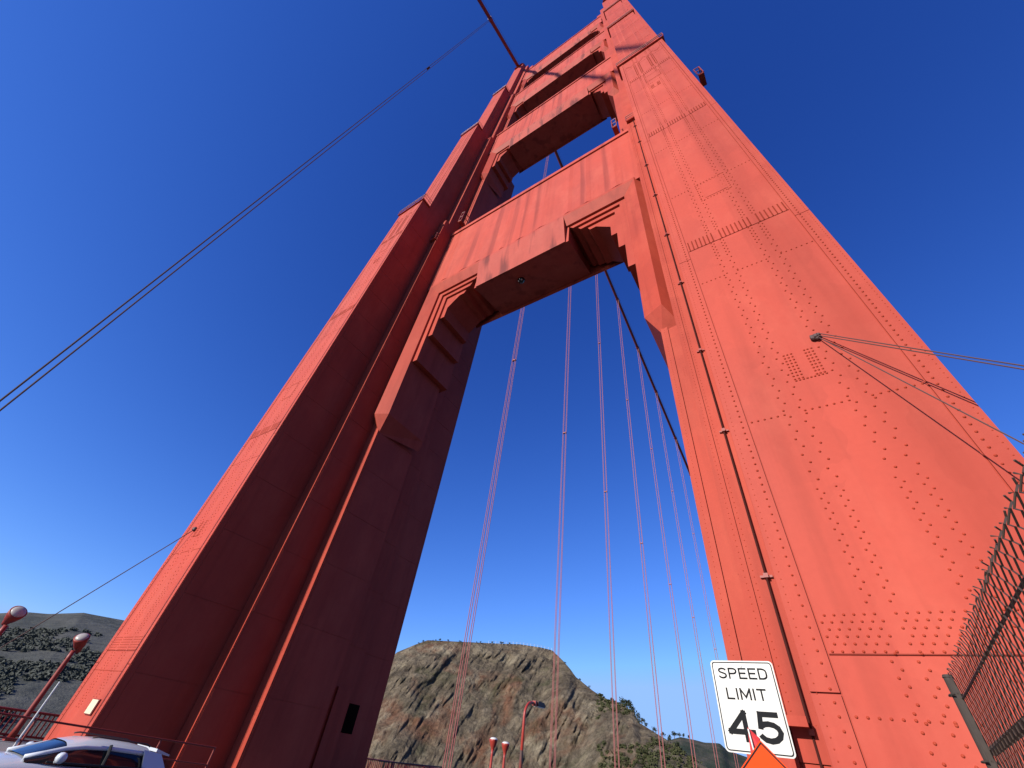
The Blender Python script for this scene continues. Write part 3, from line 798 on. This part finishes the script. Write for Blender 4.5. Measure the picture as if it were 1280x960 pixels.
for s_ in (1, -1):
    mb = MB(); mb.add([(CX + s_ * .80, 6.05, G + 1.03), (CX + s_ * .68, 5.98, G + 1.32), (CX + s_ * .62, 6.38, G + 1.28), (CX + s_ * .70, 6.60, G + 1.03)], [(0, 1, 2, 3)])
    mb.add([(CX + s_ * .76, 6.05, G + 1.03), (CX + s_ * .62, 5.98, G + 1.32), (CX + s_ * .56, 6.38, G + 1.28), (CX + s_ * .64, 6.60, G + 1.03)], [(3, 2, 1, 0)])
    mb.build('rear_pillar', M['carwhite'], car)
    mb = MB(); mb.lathe([(.02, -.11), (.06, -.10), (.085, -.03), (.085, .04), (.07, .09), (.02, .10)], (CX + s_ * 1.02, 4.42, G + 1.10), 12, Matrix.Rotation(rad(90), 3, 'Y'))
    mb.tube([(CX + s_ * .86, 4.42, G + 1.03), (CX + s_ * 1.0, 4.42, G + 1.08)], .03, 6)
    mb.build('wing_mirror', M['carwhite'], car, smooth=True)
    mb = MB(); mb.tube([(CX + s_ * .56, 4.9, G + 1.415), (CX + s_ * .56, 5.0, G + 1.435), (CX + s_ * .55, 6.0, G + 1.41), (CX + s_ * .54, 6.1, G + 1.375)], .016, 6); mb.build('roof_rail', M['darkrope'], roof, smooth=True)
    mb = MB(); mb.lathe([(.02, -.04), (.13, -.02), (.13, .03), (.03, .05)], (CX + s_ * .62, 2.56, G + .66), 12, Matrix.Rotation(rad(70), 3, 'X')); mb.build('headlight', M['white'], body, smooth=True)
    mb = MB(); mb.box(CX + s_ * .72 - .1, CX + s_ * .72 + .1, 6.56, 6.67, G + .80, G + .98); mb.build('tail_light', M['redlens'], body)
    for y in (3.25, 5.85):
        Ry = Matrix.Rotation(rad(90), 3, 'Y'); c = (CX + s_ * .80, y, G + .33)
        mb = MB(); mb.lathe([(.20, -.10), (.31, -.10), (.33, -.07), (.33, .07), (.31, .10), (.20, .10)], c, 24, Ry); w_ = mb.build('wheel', M['tyre'], car, smooth=False)
        mb = MB(); mb.lathe([(.05, -.11), (.20, -.105), (.20, .105), (.05, .125)], c, 18, Ry); mb.build('rim', M['rim'], w_)
mb = MB(); mb.prism([(6.28, G + 1.355), (6.60, G + 1.28), (6.60, G + 1.25), (6.28, G + 1.30)], 'x', CX - .54, CX + .54); mb.build('spoiler', M['carwhite'], car)
mb = MB(); mb.box(CX + .917, CX + .935, 4.95, 5.15, G + .86, G + .89); mb.build('door_handle', M['carwhite'], body)
for s_ in (1, -1):
    mb = MB(); mb.tube([(CX + s_ * .79, 5.28, G + 1.0), (CX + s_ * .765, 5.28, G + 1.18), (CX + s_ * .66, 5.28, G + 1.33)], .03, 6); mb.build('door_pillar', M['tyre'], car)
    mb = MB(); mb.tube([(CX + s_ * .80, 4.3, G + 1.015), (CX + s_ * .815, 5.2, G + 1.02), (CX + s_ * .79, 6.1, G + 1.03)], .018, 6); mb.build('window_trim', M['tyre'], car)

# ================================================================== SIGNS
t = NT('white_sign_sheet'); c = t.mix(t.noise(t.coords(), 14, 6, .7), (.53, .51, .46), (.46, .44, .39))
sc_ = t.ramp(t.noise(t.coords((9, 1, 70), (0, rad(25), 0)), 1.0, 5, .7), [(.60, (0, 0, 0)), (.70, (1, 1, 1))])
c = t.mix(t.math('MULTIPLY', sc_, .35), c, (.33, .30, .26)); dr_ = t.ramp(t.noise(t.coords((30, 1, 2.2)), 1.0, 4), [(.58, (0, 0, 0)), (.75, (1, 1, 1))])
M['signwhite'] = t.fin(t.mix(t.math('MULTIPLY', dr_, .25), c, (.34, .31, .26)), .4)
M['signblack'] = simple('black_sign_ink', (.010, .010, .011), .7, 0, .05, 5, .1)
M['signorange'] = simple('fluorescent_orange_sheet', (.66, .052, .004), .6, 0, .05, 5, .1)
M['flag'] = simple('red_flag_cloth', (.55, .035, .04), .7)
def rounded(x0, x1, z0, z1, r, n=5):
    p = []
    for cx_, cz_, a0 in ((x1 - r, z1 - r, 0), (x0 + r, z1 - r, 90), (x0 + r, z0 + r, 180), (x1 - r, z0 + r, 270)):
        for k in range(n + 1):
            w = rad(a0 + 90 * k / n); p.append((cx_ + r * math.cos(w), cz_ + r * math.sin(w)))
    return p
def ring(mb, a, b, y):
    n = len(a); mb.add([(p[0], y, p[1]) for p in a] + [(p[0], y, p[1]) for p in b], [(k, (k + 1) % n, n + (k + 1) % n, n + k) for k in range(n)])
GL = {  # strokes on a unit cell: x 0..w, z 0..1
 'S': (.62, [[(.60,.80),(.56,.90),(.46,.97),(.31,1.0),(.16,.97),(.06,.89),(.03,.77),(.07,.66),(.18,.59),(.42,.49),(.55,.41),(.60,.29),(.57,.14),(.46,.04),(.31,0.0),(.15,.03),(.05,.11),(.01,.22)]]),
 'P': (.60, [[(.0,0),(.0,1)],[(.0,1),(.36,1),(.50,.95),(.59,.84),(.60,.72),(.56,.59),(.46,.50),(.34,.47),(.0,.47)]]),
 'E': (.54, [[(.0,0),(.0,1)],[(.0,1),(.54,1)],[(.0,.52),(.46,.52)],[(.0,0),(.54,0)]]),
 'D': (.60, [[(.0,0),(.0,1)],[(.0,1),(.28,1),(.45,.95),(.56,.83),(.60,.65),(.60,.35),(.56,.17),(.45,.05),(.28,0),(.0,0)]]),
 'L': (.50, [[(.0,1),(.0,0)],[(.0,0),(.50,0)]]),
 'I': (.0, [[(.0,0),(.0,1)]]),
 'M': (.72, [[(.0,0),(.0,1)],[(.0,1),(.36,.18),(.72,1)],[(.72,1),(.72,0)]]),
 'T': (.60, [[(.30,0),(.30,1)],[(.0,1),(.60,1)]]),
 '4': (.72, [[(.52,-.0),(.52,1.0)],[(.52,1.0),(.0,.27)],[(.0,.27),(.74,.27)]]),
 '5': (.64, [[(.60,1.0),(.10,1.0)],[(.10,1.0),(.05,.53)],[(.05,.53),(.18,.62),(.32,.64),(.48,.60),(.60,.50),(.65,.34),(.60,.17),(.48,.05),(.31,0.0),(.14,.04),(.03,.15),(.0,.21)]]),
}
def lettering(txt, cx_, z0, h, width, y, mat, parent, w, gap):
    tot = sum(GL[c][0] for c in txt) + gap * (len(txt) - 1); kx = (width - w) / tot; kz = h - w
    x = cx_ - (width - w) / 2
    for c in txt:
        mb = MB(); lay = 0
        for st in GL[c][1]:
            p = [Vector((x + a * kx, z0 + w / 2 + b * kz)) for a, b in st]; yy = y - .0002 * lay; lay += 1
            n = len(p); L_, R_ = [], []
            for i in range(n):
                d0 = (p[i] - p[i - 1]).normalized() if i else (p[1] - p[0]).normalized()
                d1 = (p[i + 1] - p[i]).normalized() if i < n - 1 else d0
                t_ = (d0 + d1).normalized(); nn = Vector((-t_.y, t_.x)); k = w / 2 / max(.45, nn.dot(Vector((-d0.y, d0.x))))
                q = Vector(p[i])
                if i == 0: q -= d1 * w / 2 * (0 if n > 6 else 1)
                if i == n - 1: q += d0 * w / 2 * (0 if n > 6 else 1)
                L_.append(q + nn * k); R_.append(q - nn * k)
            mb.add([(v.x, yy, v.y) for v in L_ + R_], [(i, i + 1, n + i + 1, n + i) for i in range(n - 1)])
        mb.build('letter' if c.isalpha() else 'digit', mat, parent)
        x += (GL[c][0] + gap) * kx
sx0, sx1, sz0, sz1, sy = -1.115, -.53, .365, 1.10, 5.5
e = tag(empty('speed_limit_sign', ((sx0 + sx1) / 2, sy, WALK)), 'white speed limit sign reading SPEED LIMIT 45 beside the riveted leg', 'traffic sign')
mb = MB(); mb.prism(rounded(sx0, sx1, sz0, sz1, .035), 'y', sy, sy + .004); pl = mb.build('sign_panel', M['signwhite'], e)
mb = MB(); ring(mb, rounded(sx0 + .012, sx1 - .012, sz0 + .012, sz1 - .012, .028), rounded(sx0 + .021, sx1 - .021, sz0 + .021, sz1 - .021, .022), sy - .0015); mb.build('border', M['signblack'], pl)
mx_ = (sx0 + sx1) / 2; wS = sx1 - sx0; hS = sz1 - sz0
lettering('SPEED', mx_ - .004, sz0 + hS * .785, hS * .130, wS * .78, sy - .002, M['signblack'], pl, .0145, .26)
lettering('LIMIT', mx_ - .006, sz0 + hS * .553, hS * .130, wS * .62, sy - .002, M['signblack'], pl, .0145, .30)
lettering('45', mx_ + .002, sz0 + hS * .115, hS * .325, wS * .80, sy - .002, M['signblack'], pl, .043, .24)
for z in (sz0 + .05, sz1 - .05):
    mb = MB(); mb.lathe([(.004, -.004), (.008, -.002), (.008, .0)], (mx_, sy - .001, z), 8, Matrix.Rotation(rad(-90), 3, 'X')); mb.build('bolt', M['steel'], pl)
mb = MB(); mb.box(mx_ - .025, mx_ + .025, sy + .006, sy + .056, WALK, sz1 - .03); mb.build('post', M['steel'], e)
# roadwork diamond
ax, ay, az_ = -.652, 4.5, .388; hd = .62
e = tag(empty('roadwork_sign', (ax, ay, WALK)), 'orange diamond warning sign with red flag in front of the speed limit sign', 'warning sign')
dia = lambda k, y: [(ax, az_ - k), (ax - hd + k, az_ - hd), (ax, az_ - 2 * hd + k), (ax + hd - k, az_ - hd)]
mb = MB(); mb.prism(dia(0, 0), 'y', ay, ay + .004); pl = mb.build('sign_panel', M['signorange'], e)
mb = MB(); ring(mb, dia(.010, 0), dia(.024, 0), ay - .0015); mb.build('border', M['signblack'], pl)
mb = MB(); mb.box(ax - .02, ax + .02, ay + .006, ay + .046, WALK + .25, az_ - .08); mb.build('mast', M['steel'], e)
for (dx, dy) in ((.55, .35), (-.55, .35), (.55, -.35), (-.55, -.35)):
    mb = MB(); mb.tube([(ax, ay + .026, WALK + .35), (ax + dx, ay + .026 + dy, WALK + .01)], .014, 6); mb.build('leg', M['steel'], e)
mb = MB()
fl = [(-.742, 4.62, .47), (-.668, 4.60, .405), (-.690, 4.63, .365), (-.70, 4.60, .30), (-.77, 4.61, .10), (-.80, 4.64, .14), (-.762, 4.645, .30)]
mb.add(fl + [(p[0] + .004, p[1] + .006, p[2]) for p in fl], [(0, 1, 2, 6), (2, 3, 5, 6), (3, 4, 5), (7, 13, 9, 8), (9, 13, 12, 10), (10, 12, 11)] + [(i, 7 + i, 7 + (i + 1) % 7, (i + 1) % 7) for i in range(7)])
mb.build('flag', M['flag'], e)
mb = MB(); mb.tube([(-.70, 4.612, -.15), (-.737, 4.612, .46)], .008, 6); mb.build('flag_staff', M['steel'], e)

# ================================================================== CHAIN LINK FENCE
FX, FT = .56, .715
e = tag(empty('chain_link_fence', (FX, 2.3, WALK)), 'tall rusty chain link fence panel on steel post at the right edge', 'fence')
mb = MB(); pk = .050; y = .80; row = 0
while y < 3.96:
    zz = WALK + .03; pts_ = []; k = 0
    while zz < FT:
        side = ((k + row) % 2) * 2 - 1
        bulge = .015 * math.sin(zz * 2.7 + y * 1.7)
        pts_.append((FX + side * .004 + bulge, y + side * pk * .54 + rnd.uniform(-.003, .003), zz)); zz += .031; k += 1
    s_ = 1 if (k + row) % 2 else -1
    pts_.append((FX + .004, y + s_ * .004, FT + .012)); pts_.append((FX + rnd.uniform(-.012, .012), y - s_ * .012, FT + .024 + rnd.uniform(-.005, .005)))
    mb.tube(pts_, .0031, 5); y += pk; row += 1
mb.build('wire_mesh', M['wire'], e)
mb = MB(); mb.tube([(FX, 4.02, WALK), (FX, 4.02, FT + .012)], .024, 12); mb.tube([(FX, 4.02, FT + .013), (FX, 4.02, FT + .028)], [.028, .022], 12); mb.build('end_post', M['post'], e, smooth=False)
mb = MB(); mb.tube([(FX + .035, 4.02, .39), (FX + .035, .75, .39)], .021, 10); mb.build('rail', M['post'], e)
mb = MB(); mb.tube([(FX + .012, 4.0, .615), (FX + .012, .75, .615)], .006, 6); mb.build('tension_wire', M['wire'], e)
mb = MB(); mb.box(FX - .012, FX + .012, 3.955, 3.962, WALK + .05, FT - .01); mb.build('tension_bar', M['post'], e)
for z in np.arange(WALK + .2, FT, .3):
    mb = MB(); mb.tube([(FX, 3.955, z), (FX - .033, 4.0, z), (FX - .033, 4.05, z), (FX, 4.06, z), (FX + .033, 4.05, z), (FX + .033, 4.0, z), (FX, 3.955, z)], .005, 5); mb.build('band', M['post'], e)

# ================================================================== TREES AND FENCE ON THE RIDGES
RD = lambda a: float(np.interp(a, [-62, -34, -29, -24, -18, -12, -4], [470, 440, 425, 372, 315, 290, 280]))
def polar(azd, el, dist): return Vector((math.sin(rad(azd)) * dist, math.cos(rad(azd)) * dist, el * dist))
def shrub(pos, r, label, group, trunk=True, mat='leafdark', flat=.85, name='shrub', cat='shrub'):
    e = tag(empty(name, pos), label, cat, group)
    rg = random.Random(int(pos.x * 7 + pos.y))
    mb = MB(); mb.tube([pos - Vector((0, 0, 1.0)), pos + Vector((r * .05, 0, r * .5)), pos + Vector((r * .12, r * .05, r * 1.1))], [r * .10, r * .08, r * .04], 6); mb.build('trunk', M['bark'], e)
    mb = MB()
    for k in range(5):
        c = pos + Vector((rg.uniform(-.5, .5) * r, rg.uniform(-.5, .5) * r, r * rg.uniform(.5, 1.25)))
        clump(mb, c, r * rg.uniform(.45, .75), 40, r * .13, flat, rg)
    mb.build('crown', M[mat], e); return e
def ridge_el(table, a): return float(np.interp(a, [q[0] for q in table], [q[1] for q in table]))
gp = 'wind bent shrubs along the headland ridge'
for k, (a, r) in enumerate([(-22.2, 1.6), (-21.9, 1.2), (-21.2, 2.6), (-20.75, 3.4), (-20.35, 3.0), (-19.95, 2.6), (-19.6, 2.2), (-19.2, 2.4), (-18.8, 1.5), (-17.9, 1.8), (-17.2, 1.6), (-16.6, 1.5), (-15.9, 1.8), (-23.2, 1.1), (-24.6, 1.0), (-25.6, 1.1), (-27.3, 1.0)]):
    shrub(polar(a, ridge_el(ROCK, a), RD(a) - 2) - Vector((0, 0, .4)), r, 'dark wind bent shrub on the steep right ridge of the headland', gp)
for k, (a, r) in enumerate([(-16.6, 5.5), (-16.1, 7.0), (-15.6, 5.0), (-15.2, 4.2), (-14.7, 3.5)]):
    shrub(polar(a, ridge_el(RIGHT, a), 1146), r, 'dark tree on the skyline of the distant hill left of the speed limit sign', 'trees on the distant skyline', name='tree', cat='tree')
for k, a in enumerate([-44.6, -44.2, -43.1, -42.9, -42.4, -41.2, -40.1, -39.9, -39.6, -37.8, -37.5, -36.2, -35.0, -34.8, -34.1]):
    a += rnd.uniform(-.15, .15)
    shrub(polar(a, ridge_el(ROCK, a), RD(a) - 2) - Vector((0, 0, .5)), rnd.uniform(.5, 1.6), 'low dark bush on the flat top of the rocky headland', 'low bushes on the flat hilltop', flat=.55)
e = tag(empty('hilltop_fence', polar(-32, ridge_el(ROCK, -32), RD(-32) - 2)), 'tiny pale post fence along the flat top of the rocky headland', 'fence')
pp = []
for a in np.arange(-36.5, -28.8, .42):
    q = polar(a, ridge_el(ROCK, a), RD(a) - 2); pp.append(q + Vector((0, 0, 1.2)))
    mb = MB(); mb.tube([q - Vector((0, 0, 1.0)), q + Vector((0, 0, 1.4))], .10, 6); mb.build('post', M['white'], e)
mb = MB(); mb.tube(pp, .06, 5); mb.build('rail', M['steel'], e)
